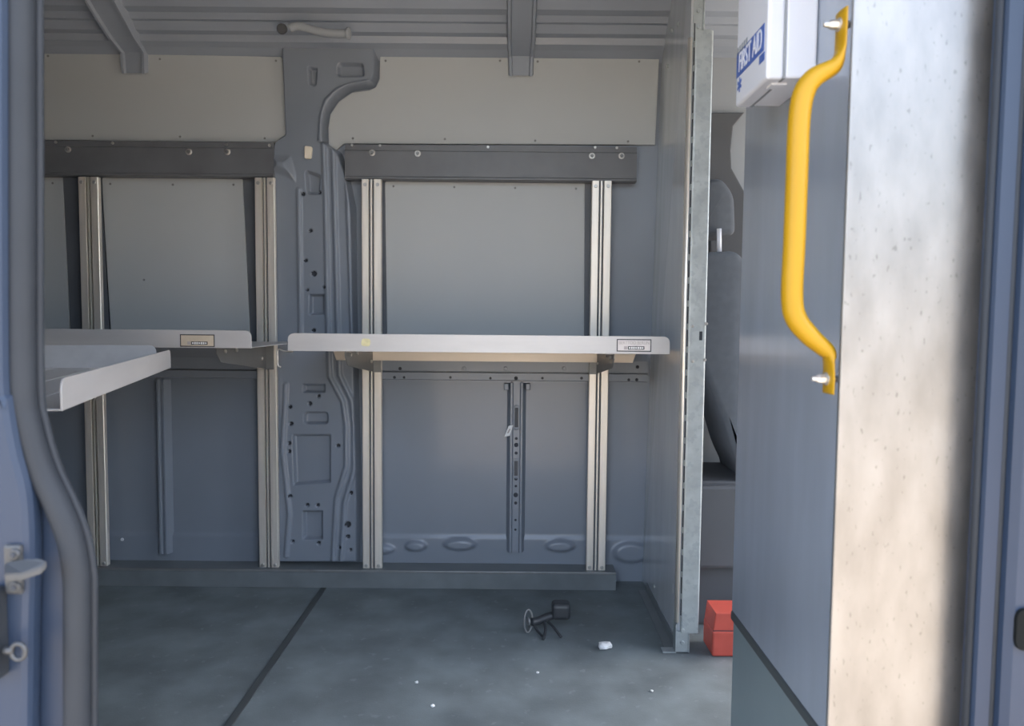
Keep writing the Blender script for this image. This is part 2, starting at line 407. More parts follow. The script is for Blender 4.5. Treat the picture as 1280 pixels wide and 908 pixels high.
part('roof_bow', bow(0, 651, .098, .088), MAT['roof_lit'], ceil)
part('roof_bow', bow(-.006, 170, .104, .088, py=91), MAT['roof_lit'], ceil)
# short pipe end and cable under the cant rail
bm = NB(); sweep(bm, catmull([P(362, 36, 2.40), P(374, 33, 2.40), P(400, 40, 2.40), P(416, 42, 2.40), P(434, 42, 2.40)], 5), .013, 12)
disc(bm, P(434, 42, 2.40), (1, 0, 0), .018, .01)
part('conduit', bm, MAT['cabtrim'], ceil)
bm = NB(); disc(bm, P(353, 36, 2.44), (0, -1, -.5), .016, .012); part('grommet', bm, MAT['cabdark'], ceil)

# ------------------------------------------------------------------ lining panels
def screws(bm_pts, Y, parent, r=.004, m='bracket', h=.003):
    for a, b in bm_pts:
        q = P(a, b, Y); bm = NB(); disc(bm, q + Vector((0, .001, 0)), (0, -1, 0), r, h, 10); part('screw', bm, MAT[m], parent)
def lining(poly, rnd, label, scr, group='grey lining panels screwed to the van side', Yf=YLN):
    pw = w2(poly, Yf); pw = round_poly(pw, rnd) if rnd else pw
    cx = sum(p[0] for p in pw) / len(pw); zb = min(p[1] for p in pw)
    t = thing('lining_panel', label, 'panel', (cx, Yf + .006, zb), group)
    bm = NB(); prism(bm, pw, 'y', Yf, YS + .004, .0015); part('sheet', bm, MAT['lining'], t)
    screws(scr, Yf, t)
    return t
lining([(-60, 64), (147, 67), (187, 68), (352, 71), (354, 80), (357.5, 168), (344, 178), (-60, 174)], .008, 'long grey upper lining panel left of the body pillar with a clipped lower corner',
       [(116, 170), (225, 171), (331, 173), (345, 76), (60, 70), (200, 74)])
arc = [(410.5, 160), (413, 143), (424, 127), (440, 116), (462, 113)]
lining([(475, 70), (600, 71), (824, 73), (819, 181), (430, 179.5), (417, 190), (411, 180)] + arc + [(470, 109), (474.5, 99)], 0, 'grey upper lining panel with a scooped corner, right of the body pillar',
       [(482, 76), (625, 76), (672, 77), (799, 77), (441, 173), (556, 174), (669, 176), (785, 177)])
lining([(-60, 219), (78, 221), (88, 444), (-60, 444)], .01, 'narrow grey middle lining panel beside the leftmost upright and dark gap', [(66, 229)])
lining([(127, 222), (303, 223), (314, 444), (140, 444)], .01, 'grey middle lining panel above the left shelf, between two uprights', [(138, 230), (216, 231), (292, 231), (180, 350)])
lining([(481, 226), (731, 228), (730, 446), (484, 446)], .01, 'large grey middle lining panel above the right shelf, between two uprights', [(492, 233), (568, 234), (644, 235), (720, 236)])

# ------------------------------------------------------------------ dark cross rails
def rail(px0, px1, pyt, pyb, label, scr, bolts, lipped):
    x0, x1 = P(px0, 200, YR).x, P(px1, 200, YR).x
    zt, zb = P((px0 + px1) / 2, pyt, YR).z, P((px0 + px1) / 2, pyb, YR).z
    t = thing('cross_rail', label, 'rail', ((x0 + x1) / 2, YR + .03, zb), 'dark cross rails that carry the uprights')
    bm = NB(); zs = zt - .018
    prism(bm, [(YLN, zt), (YR + .004, zt), (YR + .004, zs), (YR, zs - .003), (YR, zb + .012), (YR - .004, zb + .008), (YR - .004, zb + .003), (YR, zb), (YLN, zb)], 'x', x0, x1)
    part('channel', bm, MAT['rail'], t)
    for a, b in scr:
        q = P(a, b, YR + .004); bm = NB(); disc(bm, q + Vector((0, .001, 0)), (0, -1, 0), .005, .005, 10); part('screw', bm, MAT['screw'], t)
    for a, b in bolts:
        q = P(a, b, YR); bm = NB(); disc(bm, q + Vector((0, .002, 0)), (0, -1, 0), .011, .004, 16); disc(bm, q + Vector((0, -.001, 0)), (0, -1, 0), .006, .006, 6, mi=1)
        part('bolt', bm, [MAT['screw'], MAT['bracket']], t)
    return t
rail(-80, 342, 176, 220, 'dark steel cross rail above the left shelf bay', [(70, 178), (141, 179), (283, 181), (337, 182)], [(85, 187), (236, 190), (284, 190)], False)
rail(431, 796, 182, 226, 'dark steel cross rail above the right shelf bay', [(440, 181.5), (475, 182), (610, 184), (744, 184.5), (771, 185)], [(465, 191), (522, 192), (740, 195), (777, 195)], True)
# dark strips that paint the shade in the gaps between lining and uprights
for poly, lab in [([(79, 222), (98, 222), (110, 445), (90, 445)], 'dark gap shade strip left of the leftmost upright'), ([(118, 222), (126, 222), (139, 445), (122, 445)], 'dark gap shade strip right of the leftmost upright'),
                  ([(304, 224), (322, 224), (330, 445), (315, 445)], 'dark gap shade strip left of the second upright'), ([(472, 226), (481, 226), (484, 446), (474, 446)], 'dark gap shade strip right of the upright by the pillar'),
                  ([(731, 228), (741, 228), (740, 446), (730, 446)], 'dark gap shade strip left of the rightmost upright')]:
    pw = w2(poly, YLN + .004); bm = NB(); prism(bm, pw, 'y', YLN + .003, YS + .003)
    c = (sum(p[0] for p in pw) / 4, YLN + .006, min(p[1] for p in pw))
    tag(solo('gap_shade_strip', bm, MAT['gap'], c), lab, 'seal', 'dark gap shade strips beside the lining panels')

# ------------------------------------------------------------------ aluminium uprights
def upright(pxt, pyt, pxb, pyb, label):
    a, b = P(pxt, pyt, YP), P(pxb, pyb, YP); x = (a.x + b.x) / 2
    t = thing('upright', label, 'upright', (x, YP + .009, .060), 'aluminium shelf uprights')
    h0, h1 = b.z - .060, a.z - .060
    H = .033
    f = [(-H, .009), (-H, -.007), (-H + .002, -.009), (-.010, -.009), (-.009, -.007), (-.009, .007), (-.003, .007), (-.003, -.008), (.002, -.008), (.002, .007), (.008, .007), (.008, -.007), (.009, -.009), (H - .002, -.009), (H, -.007), (H, .009)]
    bm = NB(); prism(bm, f, 'z', h0, h1); part('extrusion', bm, MAT['alu'], t, True)
    for sx in (-.021, .021):
        for z in (h1 - .018, h0 + .018):
            bm = NB(); disc(bm, (sx, -.0085, z), (0, -1, 0), .006, .004, 12); part('screw', bm, MAT['screw'], t, True)
    for sx in (-.006, .005):  # dark inserts put the groove shade into colour
        bm = NB(); box(bm, (sx - .0029, .003, h0 + .001), (sx + .0029, .0085, h1 - .001)); part('groove_shade', bm, MAT['gap'], t, True)
    bm = NB(); box(bm, (-.004, -.007, 0), (.003, .006, h0 + .01), .001); part('foot_tab', bm, MAT['alu'], t, True)
    return x
ups = [upright(110, 221, 122, 711, 'leftmost aluminium upright, passing behind the slanted aluminium tray'), upright(329.5, 222, 337, 713, 'aluminium upright at the right end of the left shelf, left of the body pillar'),
       upright(463.5, 224, 466, 714, 'aluminium upright right of the body pillar, under the left end of the right shelf'), upright(753, 226, 744, 716, 'aluminium upright under the right end of the right shelf, nearest the partition')]

# ------------------------------------------------------------------ shelves on brackets
SF = 2.075                          # depth of the shelf fronts
ZF = P(600, 441, SF).z              # underside of the shelf at its front
TILT = .0
LB = YP - SF - .03
def bracket(x, side, label, zoff=0.0):
    t = thing('shelf_bracket', label, 'bracket', (x, YP, ZF - .13), 'folded steel shelf brackets')
    zr = ZF - TILT * (YP - SF) + zoff
    def zt(l): return zr + TILT * l - .002
    def y(l): return YP - l
    xe = side * .013
    poly = [(y(0), zt(0)), (y(LB), zt(LB)), (y(LB), zt(LB) - .014), (y(LB - .03), zt(LB) - .040), (y(LB - .05), zt(LB) - .044), (y(.02), zr - .088), (y(0), zr - .092)]
    bm = NB(); prism(bm, poly, 'x', x + xe - .0012, x + xe + .0012); part('arm_plate', bm, MAT['bracket'], t)
    bm = NB(); box(bm, (x - .0135, YP - .003, zr - .092), (x + .0135, YP, zr - .002), .001); part('back_flange', bm, MAT['bracket'], t)
    bm = NB(); prism(bm, [(y(.005), zt(.005)), (y(LB), zt(LB)), (y(LB), zt(LB) - .002), (y(.005), zt(.005) - .002)], 'x', x + xe, x + xe - side * .022); part('top_flange', bm, MAT['bracket'], t)
    for l, dz in ((LB - .06, -.012), (LB - .15, -.012), (.05, -.05)):
        bm = NB(); c = (x + xe, y(l), zt(l) + dz)
        disc(bm, (c[0] - .001, c[1], c[2]), (-1, 0, 0), .006, .005, 10); disc(bm, (c[0] + .001, c[1], c[2]), (1, 0, 0), .006, .005, 10); part('bolt', bm, MAT['screw'], t)
    return t
ZL = P(250, 435, SF).z - ZF
bracket(ups[0], -1, 'steel shelf bracket on the leftmost upright, behind the slanted tray', ZL)
bracket(ups[1] + .012, -1, 'steel shelf bracket under the right end of the left shelf', ZL)
bracket(ups[2] + .018, -1, 'steel shelf bracket under the left end of the right shelf', 0)
bracket(ups[3] - .020, 1, 'steel shelf bracket under the right end of the right shelf', 0)

def shelf(x0, x1, zf, label, lab_px, kind):
    t = thing('wall_shelf', label, 'shelf', ((x0 + x1) / 2, YP - .01, zf - TILT * (YP - SF)), 'aluminium shelves on the uprights')
    D = YP - SF - .012
    LH = .049
    # tray floor tilted down towards the wall
    bm = NB(); prism(bm, [(SF, zf), (SF + D, zf - TILT * D), (SF + D, zf - TILT * D + .0025), (SF, zf + .0025)], 'x', x0, x1)
    part('tray', bm, MAT['alu_sheet'], t)
    bm = NB(); prism(bm, round_poly([(x0, zf), (x1, zf), (x1, zf + LH), (x0, zf + LH)], [0, 0, .02, .02], 7), 'y', SF - .003, SF, .0006)
    lip = part('front_lip', bm, MAT['alu_sheet'], t)
    # rear edge folded down, facing the door
    zr = P((430 if kind == 'pale' else 250), 450.5, SF + D).z + (zf - ZF)
    if kind == 'sand': zr = zf - .006
    bm = NB(); prism(bm, [(x0 + .012, zf), (x1 - .012, zf), (x1 - .030, zr), (x0 + .030, zr)], 'y', SF + D - .003, SF + D, .0006)
    part('rear_flange', bm, MAT['flange'], t)
    a, b = P(lab_px[0], lab_px[1], SF - .003), P(lab_px[2], lab_px[3], SF - .003)
    cxl, czl, w, h = (a.x + b.x) / 2, (a.z + b.z) / 2, abs(b.x - a.x), abs(a.z - b.z)
    yl = SF - .003
    bm = NB(); box(bm, (cxl - w / 2, yl - .0006, czl - h / 2), (cxl + w / 2, yl + .0002, czl + h / 2)); st = part('sticker', bm, MAT['ink'], t, label='rectangular maker sticker with a dark border')
    bm = NB(); bw = .0028; box(bm, (cxl - w / 2 + bw, yl - .0010, czl - h / 2 + bw), (cxl + w / 2 - bw, yl - .0004, czl + h / 2 - bw)); part('sticker_face', bm, MAT[kind], st)
    Rx = Matrix.Rotation(R(90), 4, 'X')
    bm = NB()
    bx0, bx1, zb_, hb = cxl - w * .18, cxl + w * .30, czl - h * .20, h * .13
    box(bm, (bx0, yl - .0014, zb_ - hb), (bx1, yl - .0008, zb_ + hb), mi=0)
    n = 7; cw = (bx1 - bx0 - .004) / n
    for k in range(n):
        hh = hb * (.62 if k % 3 else .45)
        box(bm, (bx0 + .002 + cw * (k + .14), yl - .0018, zb_ - hh), (bx0 + .002 + cw * (k + .84), yl - .0012, zb_ + hh), mi=1)
    box(bm, (bx0 - w * .11, yl - .0014, zb_ - hb), (bx0 - w * .02, yl - .0008, zb_ + hb), mi=2)
    part('maker_mark', bm, [MAT['ink'], MAT['paper'], MAT['faint']], st)
    if kind == 'pale':
        text_part('lettering', 'BERTTOO BERLIN', h * .36, Matrix.Translation((cxl, yl - .0011, czl + h * .2)) @ Rx, MAT['faint'], st, xs=.86)
    return t
xr = P(314.5, 420, SF).x
shelf(xr - 1.03, xr, ZF + ZL, 'aluminium shelf left of the body pillar with a sand coloured maker sticker', (225, 418, 268.5, 434), 'sand')
t = shelf(P(360, 430, SF).x, P(837, 430, SF).x, ZF, 'bright aluminium shelf right of the body pillar with a pale maker sticker', (771, 424, 814, 440), 'pale')
q = P(457, 428, SF - .003); bm = NB(); prism(bm, round_poly([(q.x - .013, q.z - .010), (q.x + .012, q.z - .012), (q.x + .014, q.z + .009), (q.x - .010, q.z + .011)], .008), 'y', SF - .0036, SF - .002)
part('tape_residue', bm, MAT['stain'], t, label='yellowish blotch of old tape')
# bent locking hook at the end of the right shelf
h = thing('locking_hook', 'small bent wire hook in the gap between the two shelves', 'hook', P(348, 459, SF + .02))
bm = NB(); sweep(bm, catmull([P(366, 440, SF + .02), P(356, 439.5, SF + .02), P(347.5, 437, SF + .02), P(347, 448, SF + .02), P(347.5, 457, SF + .02), P(351, 459, SF + .02)], 5), .0022, 8)
part('wire', bm, MAT['screw'], h)

# ------------------------------------------------------------------ slanted aluminium tray on the near side
# near corner and far corner of its lip, at one height
zt_ = .79
pa, pb = PF(75, 514, zt_), PF(212, 460, zt_)
ang = math.atan2(pb.y - pa.y, pb.x - pa.x); ln = (pb - pa).length
t = thing('tray', 'loose aluminium tray slanting out from behind the left door seal', 'tray', pa); t.rotation_euler = (0, 0, ang)
WT = .52
bm = NB(); box(bm, (0, 0, 0), (ln, WT, .0025), .0008); part('tray_floor', bm, MAT['alu_sheet'], t, True)
bm = NB(); prism(bm, round_poly([(0, 0), (ln, 0), (ln, .046), (0, .046)], [0, 0, .02, .02], 7), 'y', -.003, 0, .0006); part('side_lip', bm, MAT['alu_sheet'], t, True)
bm = NB(); prism(bm, round_poly([(.030, 0), (WT, 0), (WT, .058), (.030, .058)], [0, 0, .02, .02], 7), 'x', ln - .003, ln, .0006); part('end_lip', bm, MAT['alu_sheet'], t, True)
bm = NB(); prism(bm, round_poly([(0, 0), (ln, 0), (ln, .046), (0, .046)], [0, 0, .02, .02], 7), 'y', WT, WT + .003, .0006); part('side_lip', bm, MAT['alu_sheet'], t, True)
bm = NB()
for k in range(5): box(bm, (.01, .07 + k * .09, .002), (ln - .01, .08 + k * .09, .004), .001)
part('pressed_ribs', bm, MAT['alu_sheet'], t, True)

# ------------------------------------------------------------------ partition
YE = 2.04
zc = 2.0
XT = P(827, 120, YS).x              # the sheet leans outwards where it meets the van side
bm = NB()
cols = []
for dx in (0.0, .012):
    cols.append([bm.verts.new(v) for v in ((XQ + dx, YE, .004), (XQ + dx, YS - .003, .004), (XT + dx, YS - .003, zc - .003), (XQ + dx, YE, zc - .003))])
a_, b_ = cols
bm.faces.new(a_); bm.faces.new(list(reversed(b_)))
for i in range(4): bm.faces.new((a_[(i + 1) % 4], a_[i], b_[i], b_[(i + 1) % 4]))
bmesh.ops.recalc_face_normals(bm, faces=bm.faces)
bmesh.ops.bevel(bm, geom=list(bm.edges), offset=.0015, segments=2, affect='EDGES')
bmesh.ops.triangulate(bm, faces=[f for f in bm.faces if f.calc_area() > .1])
far = thing('partition_sheet', 'glossy grey far partition sheet running back to the van side behind the galvanised post', 'partition', (XQ, (YE + YS) / 2, 0))
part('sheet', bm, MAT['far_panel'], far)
bm = NB(); prism(bm, [(XQ - .028, 0.0005), (XQ, 0.0005), (XQ, .030), (XQ - .002, .030), (XQ - .003, .004), (XQ - .028, .0035)], 'y', YE, 2.5); part('base_angle', bm, MAT['ledge'], far)
for a, b in ((842, 788), (840, 38), (848, 30), (835, 83), (818, 733), (858, 170)):
    q = PX(a, b, XQ); bm = NB(); disc(bm, (XQ + .001, min(q.y, YS - .03), q.z), (-1, 0, 0), .006, .004, 10); part('rivet', bm, MAT['galv'], far)

gp = thing('partition_post', 'tall galvanised post at the far edge of the walk-through opening', 'post', (XQ + .02, YE, 0))
zt1, zb1 = P(880, 40, YE).z, P(860, 790, YE).z
x0c, x1c = XQ + .008, XQ + .058
bm = NB(); prism(bm, round_poly([(x0c, YE + .03), (x0c, YE - .012), (x1c, YE - .012), (x1c, YE + .03)], [0, .006, .006, 0], 4), 'z', zb1, zt1); part('channel', bm, MAT['galv'], gp)
bm = NB(); sweep(bm, [(XQ - .003, YE - .006, P(856, 776, YE).z), (XQ - .003, YE - .006, zt1 - .02)], [(.012, .006)] * 2, 14); part('edge_strip', bm, MAT['alu'], gp)
bm = NB()
for k in range(26): z = zb1 + .05 + k * .062; box(bm, (x0c - .0014, YE - .0105, z), (x0c + .001, YE - .006, z + .045))
part('hinge_line', bm, MAT['rubber'], gp)
# foot: folded strap
bm = NB(); zf0 = zb1
box(bm, (XQ - .004, YE - .010, .003), (x0c + .022, YE - .007, zf0 + .004), .001)
box(bm, (XQ - .006, YE - .012, .002), (XQ - .003, YE + .02, zf0 + .025), .001)
box(bm, (x0c + .022, YE - .012, .002), (x0c + .025, YE + .02, zf0 + .002), .001)
box(bm, (XQ - .040, YE - .012, .0005), (XQ - .003, YE + .02, .004), .001)
for z in (.03, .065): disc(bm, (x0c + .006, YE - .009, z), (0, -1, 0), .006, .004, 10)
part('foot_bracket', bm, MAT['galv'], gp)
bm = NB()
box(bm, (x0c - .004, YE - .008, zt1 - .03), (x0c + .022, YE - .004, zc), .001)
box(bm, (x0c + .022, YE - .010, zt1 - .002), (x0c + .026, YE + .02, zc), .001)
box(bm, (x0c + .022, YE - .010, zt1), (x1c - .006, YE + .02, zt1 + .004), .001)
for z in (zt1 + .01, zt1 + .05): disc(bm, (x0c + .010, YE - .008, z), (0, -1, 0), .006, .004, 10)
part('top_bracket', bm, MAT['galv'], gp)
q = P(876, 420, YE - .012); bm = NB(); box(bm, (q.x - .004, YE - .0135, q.z - .012), (q.x + .004, YE - .0115, q.z + .012), .0005); part('slot', bm, MAT['rubber'], gp)
for a, b in ((883, 405), (881, 450), (866, 408), (866, 452)):
    q = P(a, b, YE - .012); bm = NB(); disc(bm, (q.x, YE - .011, q.z), (0, -1, 0), .004, .004, 10); part('rivet', bm, MAT['screw'], gp)

# near partition sheet with kick panel
YN = PX(922, 500, XQ).y
zk = PX(930, 785, XQ).z
near = thing('partition_sheet', 'glossy blue grey near partition sheet carrying the first aid box', 'partition', (XQ, 1.3, 0))
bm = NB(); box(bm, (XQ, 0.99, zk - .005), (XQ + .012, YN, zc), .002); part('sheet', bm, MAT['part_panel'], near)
bm = NB(); box(bm, (XQ + .004, 0.99, 0.002), (XQ + .010, YN - .001, zk), .001); part('kick_panel', bm, MAT['kick'], near, label='greenish lower kick sheet')
bm = NB(); box(bm, (XQ - .003, 0.99, zk - .016), (XQ + .011, YN - .002, zk + .003), .003); part('rubber_strip', bm, MAT['ledge2'], near, label='dark rubber strip')

# ------------------------------------------------------------------ first aid box
YB1, YB2 = PX(1022, 93, XQ).y, PX(975, 133, XQ).y
XF = P(958, 97, YB1).x
zb0 = (P(958, 97, YB1).z + PX(918, 137, XF).z) / 2
hb = .215
xm = P(980, 97, YB1).x
fa = thing('first_aid_box', 'white first aid box fixed to the near partition sheet', 'box', (XQ, (YB1 + YB2) / 2, zb0))
bm = NB(); box(bm, (xm + .002, YB1 + .002, zb0 + .002), (XQ - .0005, YB2 - .002, zb0 + hb - .002), .004); part('case', bm, MAT['white'], fa)
bm = NB(); box(bm, (XF, YB1, zb0), (xm, YB2, zb0 + hb), .005, 3); part('lid', bm, MAT['white'], fa)
bm = NB(); box(bm, (xm - .0005, YB1 + .001, zb0 + .001), (xm + .0025, YB2 - .001, zb0 + hb - .001)); part('seam', bm, MAT['cabtrim'], fa)
bm = NB(); box(bm, (xm - .012, YB1 + .02, zb0 - .003), (xm + .012, YB1 + .045, zb0 + .001), .001); part('latch', bm, MAT['white'], fa)
def face(px, py): v = PX(px, py, XF); return v
b0, b1, b2, b3 = face(921.5, 72), face(921.5, 98), face(956, 29), face(956, 57)
zt_b, zb_b = (b0.z + b2.z) / 2 + .003, (b1.z + b3.z) / 2 - .003
bm = NB(); box(bm, (XF - .0006, b0.y, zb_b), (XF + .0005, b2.y, zt_b)); part('blue_band', bm, MAT['blue'], fa)
# lettering on the face that looks to -X, reading from far to near
RM = Matrix(((0, 0, -1, 0), (-1, 0, 0, 0), (0, 1, 0, 0), (0, 0, 0, 1)))
text_part('lettering', 'FIRST AID', (zt_b - zb_b) * 1.12, Matrix.Translation((XF - .001, (b0.y + b2.y) / 2 - .002, (zt_b + zb_b) / 2)) @ RM, MAT['white'], fa, xs=.60)
q = face(928, 59); bm = NB()
for k in range(5): box(bm, (XF - .0006, q.y - .028 + k * .012, q.z - .006 + .002 * (k % 2)), (XF + .0005, q.y - .028 + k * .012 + .008, q.z + .007))
part('small_print', bm, MAT['cabtrim'], fa)
q0, q1 = face(949, 85), face(956, 64); q2 = face(956, 84)
bm = NB(); box(bm, (XF - .0006, q0.y, q2.z + .012), (XF + .0005, q1.y, q1.z)); part('blue_label', bm, MAT['blue'], fa)
q = face(924.5, 106); bm = NB()
for k in range(3):
    a = math.pi * k / 3; d = Vector((0, math.sin(a), math.cos(a))) * .012; n_ = Vector((0, math.cos(a), -math.sin(a))) * .0025
    vs = [bm.verts.new(Vector((XF - .0003 - .0002 * k, q.y, q.z)) + s1 * d + s2 * n_) for s1, s2 in ((-1, -1), (1, -1), (1, 1), (-1, 1))]
    f = bm.faces.new(vs)
    r = bmesh.ops.extrude_face_region(bm, geom=[f]); bmesh.ops.translate(bm, verts=[v for v in r['geom'] if isinstance(v, bmesh.types.BMVert)], vec=(.0005, 0, 0))
bmesh.ops.recalc_face_normals(bm, faces=bm.faces)
part('six_armed_mark', bm, MAT['blue'], fa)

# ------------------------------------------------------------------ bright aluminium door post
YD = 0.94
xl = (P(1066, 60, YD).x + P(1034, 850, YD).x) / 2
xrp = (P(1236, 20, YD).x + P(1198, 900, YD).x) / 2
dp = thing('door_post', 'wide scratched aluminium post at the right side of the door opening', 'post', ((xl + xrp) / 2, YD + .06, 0))
xrp += .012
cs = round_poly([(xl + .016, YD + .040), (xl, YD), (xrp, YD), (xrp + .016, YD + .008), (xrp + .018, YD + .040)], [0, .004, .012, .004, 0], 10)
bm = NB(); prism(bm, cs, 'z', -.55, 2.02)
part('cladding', bm, MAT['alu_post'], dp)
xb = xrp + .004
bm = NB(); sweep(bm, [(xb + .006, YD + .001, -.5), (xb + .006, YD + .001, 2.0)], .004, 12); part('edge_bead', bm, MAT['alu'], dp)

# grab handle on the post's inner side
YH = YD + .022
def hp(px, py, Y=YH): return P(px, py, Y)
hl = thing('grab_handle', 'yellow tubular grab handle bolted to the aluminium door post', 'handle', (xl, YH, hp(1036, 490).z))
xt = xl - .004
k0 = [Vector((xt, YH, hp(1060, 14).z)), Vector((xt, YH, hp(1060, 52).z)), Vector((xt - .001, YH, hp(1058, 66).z)), hp(1042, 83), hp(1018, 97), hp(1005, 116), hp(999, 150), hp(996, 220), hp(993, 300), hp(990, 370), hp(995, 398), hp(1012, 420), hp(1034, 440),
      Vector((xt - .001, YH, hp(1036, 452).z)), Vector((xt, YH, hp(1036, 468).z)), Vector((xt, YH, hp(1036, 492).z))]
rad = [(.017, .003), (.017, .003), (.016, .004), (.0135, .010), (.0135, .0125), (.0135, .0135)] + [(.0135, .0135)] * 5 + [(.0135, .0125), (.0135, .010), (.016, .004), (.017, .003), (.017, .003)]
cur = catmull(k0, 6); rads = []
for i in range(len(k0) - 1):
    for k in range(6):
        t_ = k / 6; rads.append(tuple(rad[i][j] * (1 - t_) + rad[i + 1][j] * t_ for j in (0, 1)))
rads.append(rad[-1])
bm = NB(); sweep(bm, cur, rads, 20); part('bar', bm, MAT['yellow'], hl)
for py in (31, 474):
    z = hp(1050, py).z; bm = NB()
    disc(bm, (xt - .002, YH, z), (-1, 0, 0), .0085, .003, 14); disc(bm, (xt - .004, YH, z), (-1, 0, 0), .006, .012, 6); disc(bm, (xt - .015, YH, z), (-1, 0, 0), .0035, .007, 10); disc(bm, (xt, YH, z), (1, 0, 0), .005, .0105, 10)
    part('bolt', bm, MAT['screw'], hl)

# ------------------------------------------------------------------ van side right of the opening
YJ = 0.90
x2 = P(1236, 454, YJ).x
bm = NB()
cs = [(x2 + .004, YJ + .03), (x2 + .002, YJ + .004), (x2 + .004, YJ), (x2 + .020, YJ - .002), (x2 + .024, YJ + .006), (x2 + .027, YJ - .010), (x2 + .036, YJ - .016), (1.6, YJ - .018), (1.6, YJ + .03)]
prism(bm, cs, 'z', -.55, 2.03)
wr = struct('wall_side_right', bm, MAT['body_ext'])
bm = NB(); sweep(bm, [(x2 + .023, YJ, -.5), (x2 + .023, YJ, 2.0)], .0035, 12); sweep(bm, [(x2 + .001, YJ + .012, -.5), (x2 + .001, YJ + .012, 2.0)], .005, 12); part('door_seal', bm, MAT['rubber'], wr)
q = P(1283, 787, YJ - .018); bm = NB()
prism(bm, round_poly([(q.x - .014, q.z - .026), (q.x + .03, q.z - .026), (q.x + .03, q.z + .026), (q.x - .014, q.z + .026)], .014, 6), 'y', q.y - .003, q.y + .02, .001); part('latch_pocket', bm, mat('pocket_shade', (.008, .009, .009), .8, spec=.1), wr)  # dark block stands in for the shaded hollow of the latch pocket

# ------------------------------------------------------------------ van side left of the opening, with its seal and latch
YA = 0.80
edge = [(29, -60), (30, 200), (31, 470), (38, 530), (54, 585), (74, 628), (90, 670), (98, 715), (99, 760), (99, 1000)]
ev = catmull([P(a, b, YA) for a, b in edge], 6)
bm = NB()
poly = [(v.x - .012, v.z) for v in ev]
zT, zB = poly[0][1], poly[-1][1]
poly = [(-2.3, zT)] + poly + [(-2.3, zB)]
prism(bm, poly, 'y', YA, YA + .03, .004)
poly = [(-2.3, zT), (poly[1][0], zT), (poly[1][0], 2.03), (-2.3, 2.03)]
prism(bm, poly, 'y', YA, YA + .03)
prism(bm, [(-2.3, -.55), (-.78, -.55), (-.78, 2.03), (-2.3, 2.03)], 'y', YA + .03, YA + .14)
wl = struct('wall_side_left', bm, MAT['body_ext'])
bm = NB(); box(bm, (-2.3, YA - .01, -.6), (poly[1][0] + .08, YA + .03, zB + .002)); part('sill_corner', bm, MAT['body_ext'], wl)
# raised outer body face with a crease
oe = catmull([P(a, b, YA - .025) for a, b in [(3, -60), (4, 440), (10, 500), (20, 560), (34, 620), (38, 700), (36, 800), (34, 1000)]], 5)
bm = NB(); prism(bm, [(-2.3, oe[0].z)] + [(v.x, v.z) for v in oe] + [(-2.3, oe[-1].z)], 'y', YA - .025, YA + .002, .008); part('outer_face', bm, MAT['body_ext'], wl)
sv = [v + Vector((0, -.004, 0)) for v in ev] ; sv = [Vector((sv[0].x, sv[0].y, 2.0))] + sv
bm = NB(); sweep(bm, sv, .0135, 14); part('door_seal', bm, MAT['rubber'], wl)
bm = NB(); sweep(bm, [v + Vector((.0125, .010, 0)) for v in sv], .0045, 10); part('seal_lip', bm, MAT['rubber'], wl)

lt = thing('door_striker', 'steel door striker with a pointed catch on the left door jamb', 'striker', P(20, 740, YA - .03))
bm = NB(); a, b = P(7, 680, YA - .026), P(31, 742, YA - .026); box(bm, (a.x, YA - .031, b.z), (b.x, YA - .024, a.z), .003); part('plate', bm, MAT['dull'], lt)
bm = NB()
pts = [P(6, 722, YA - .055), P(28, 722, YA - .055), P(52, 714, YA - .05), P(59, 706, YA - .045), P(50, 702, YA - .04), P(26, 704, YA - .035), P(6, 708, YA - .035)]
A = [bm.verts.new(v + Vector((0, 0, .0035))) for v in pts]; B = [bm.verts.new(v - Vector((0, 0, .0035))) for v in pts]
bm.faces.new(A); bm.faces.new(list(reversed(B)))
for i in range(len(pts)): bm.faces.new((A[(i + 1) % 7], A[i], B[i], B[(i + 1) % 7]))
bmesh.ops.recalc_face_normals(bm, faces=bm.faces); bmesh.ops.bevel(bm, geom=list(bm.edges), offset=.001, segments=2, affect='EDGES')
part('catch', bm, MAT['dull'], lt)
for a, b in ((19, 693), (20, 734)):
    q = P(a, b, YA - .031); bm = NB(); disc(bm, q + Vector((0, .002, 0)), (0, -1, 0), .006, .005, 14); disc(bm, q - Vector((0, .002, 0)), (0, -1, 0), .003, .003, 6, mi=1); part('bolt', bm, [MAT['dull'], MAT['hole']], lt)
lb = thing('door_stop', 'dark rubber door stop block with a small ring below the striker', 'door stop', P(2, 846, YA - .03))
bm = NB(); a, b = P(-14, 733, YA - .03), P(9, 846, YA - .03); box(bm, (a.x, YA - .05, b.z), (b.x, YA - .022, a.z), .006, 3); part('block', bm, MAT['rubber'], lb)
bm = NB(); q = P(23, 815, YA - .04); n = 20
lp = [q + Vector((.0075 * math.cos(2 * math.pi * k / n), 0, .0085 * math.sin(2 * math.pi * k / n))) for k in range(n + 1)]
sweep(bm, lp, .0024, 8, caps=False); sweep(bm, [P(6, 813, YA - .04), P(16, 814, YA - .04)], .004, 10); part('ring', bm, MAT['dull'], lb)

# ------------------------------------------------------------------ rest of the van shell
bm = NB(); box(bm, (-2.34, YA, -.6), (-2.3, 2.66, 2.06)); struct('wall_rear', bm, MAT['body'])
bm = NB(); box(bm, (-2.3, .62, -.6), (2.2, .66, -.06)); struct('trim_2', bm, MAT['body_ext'])

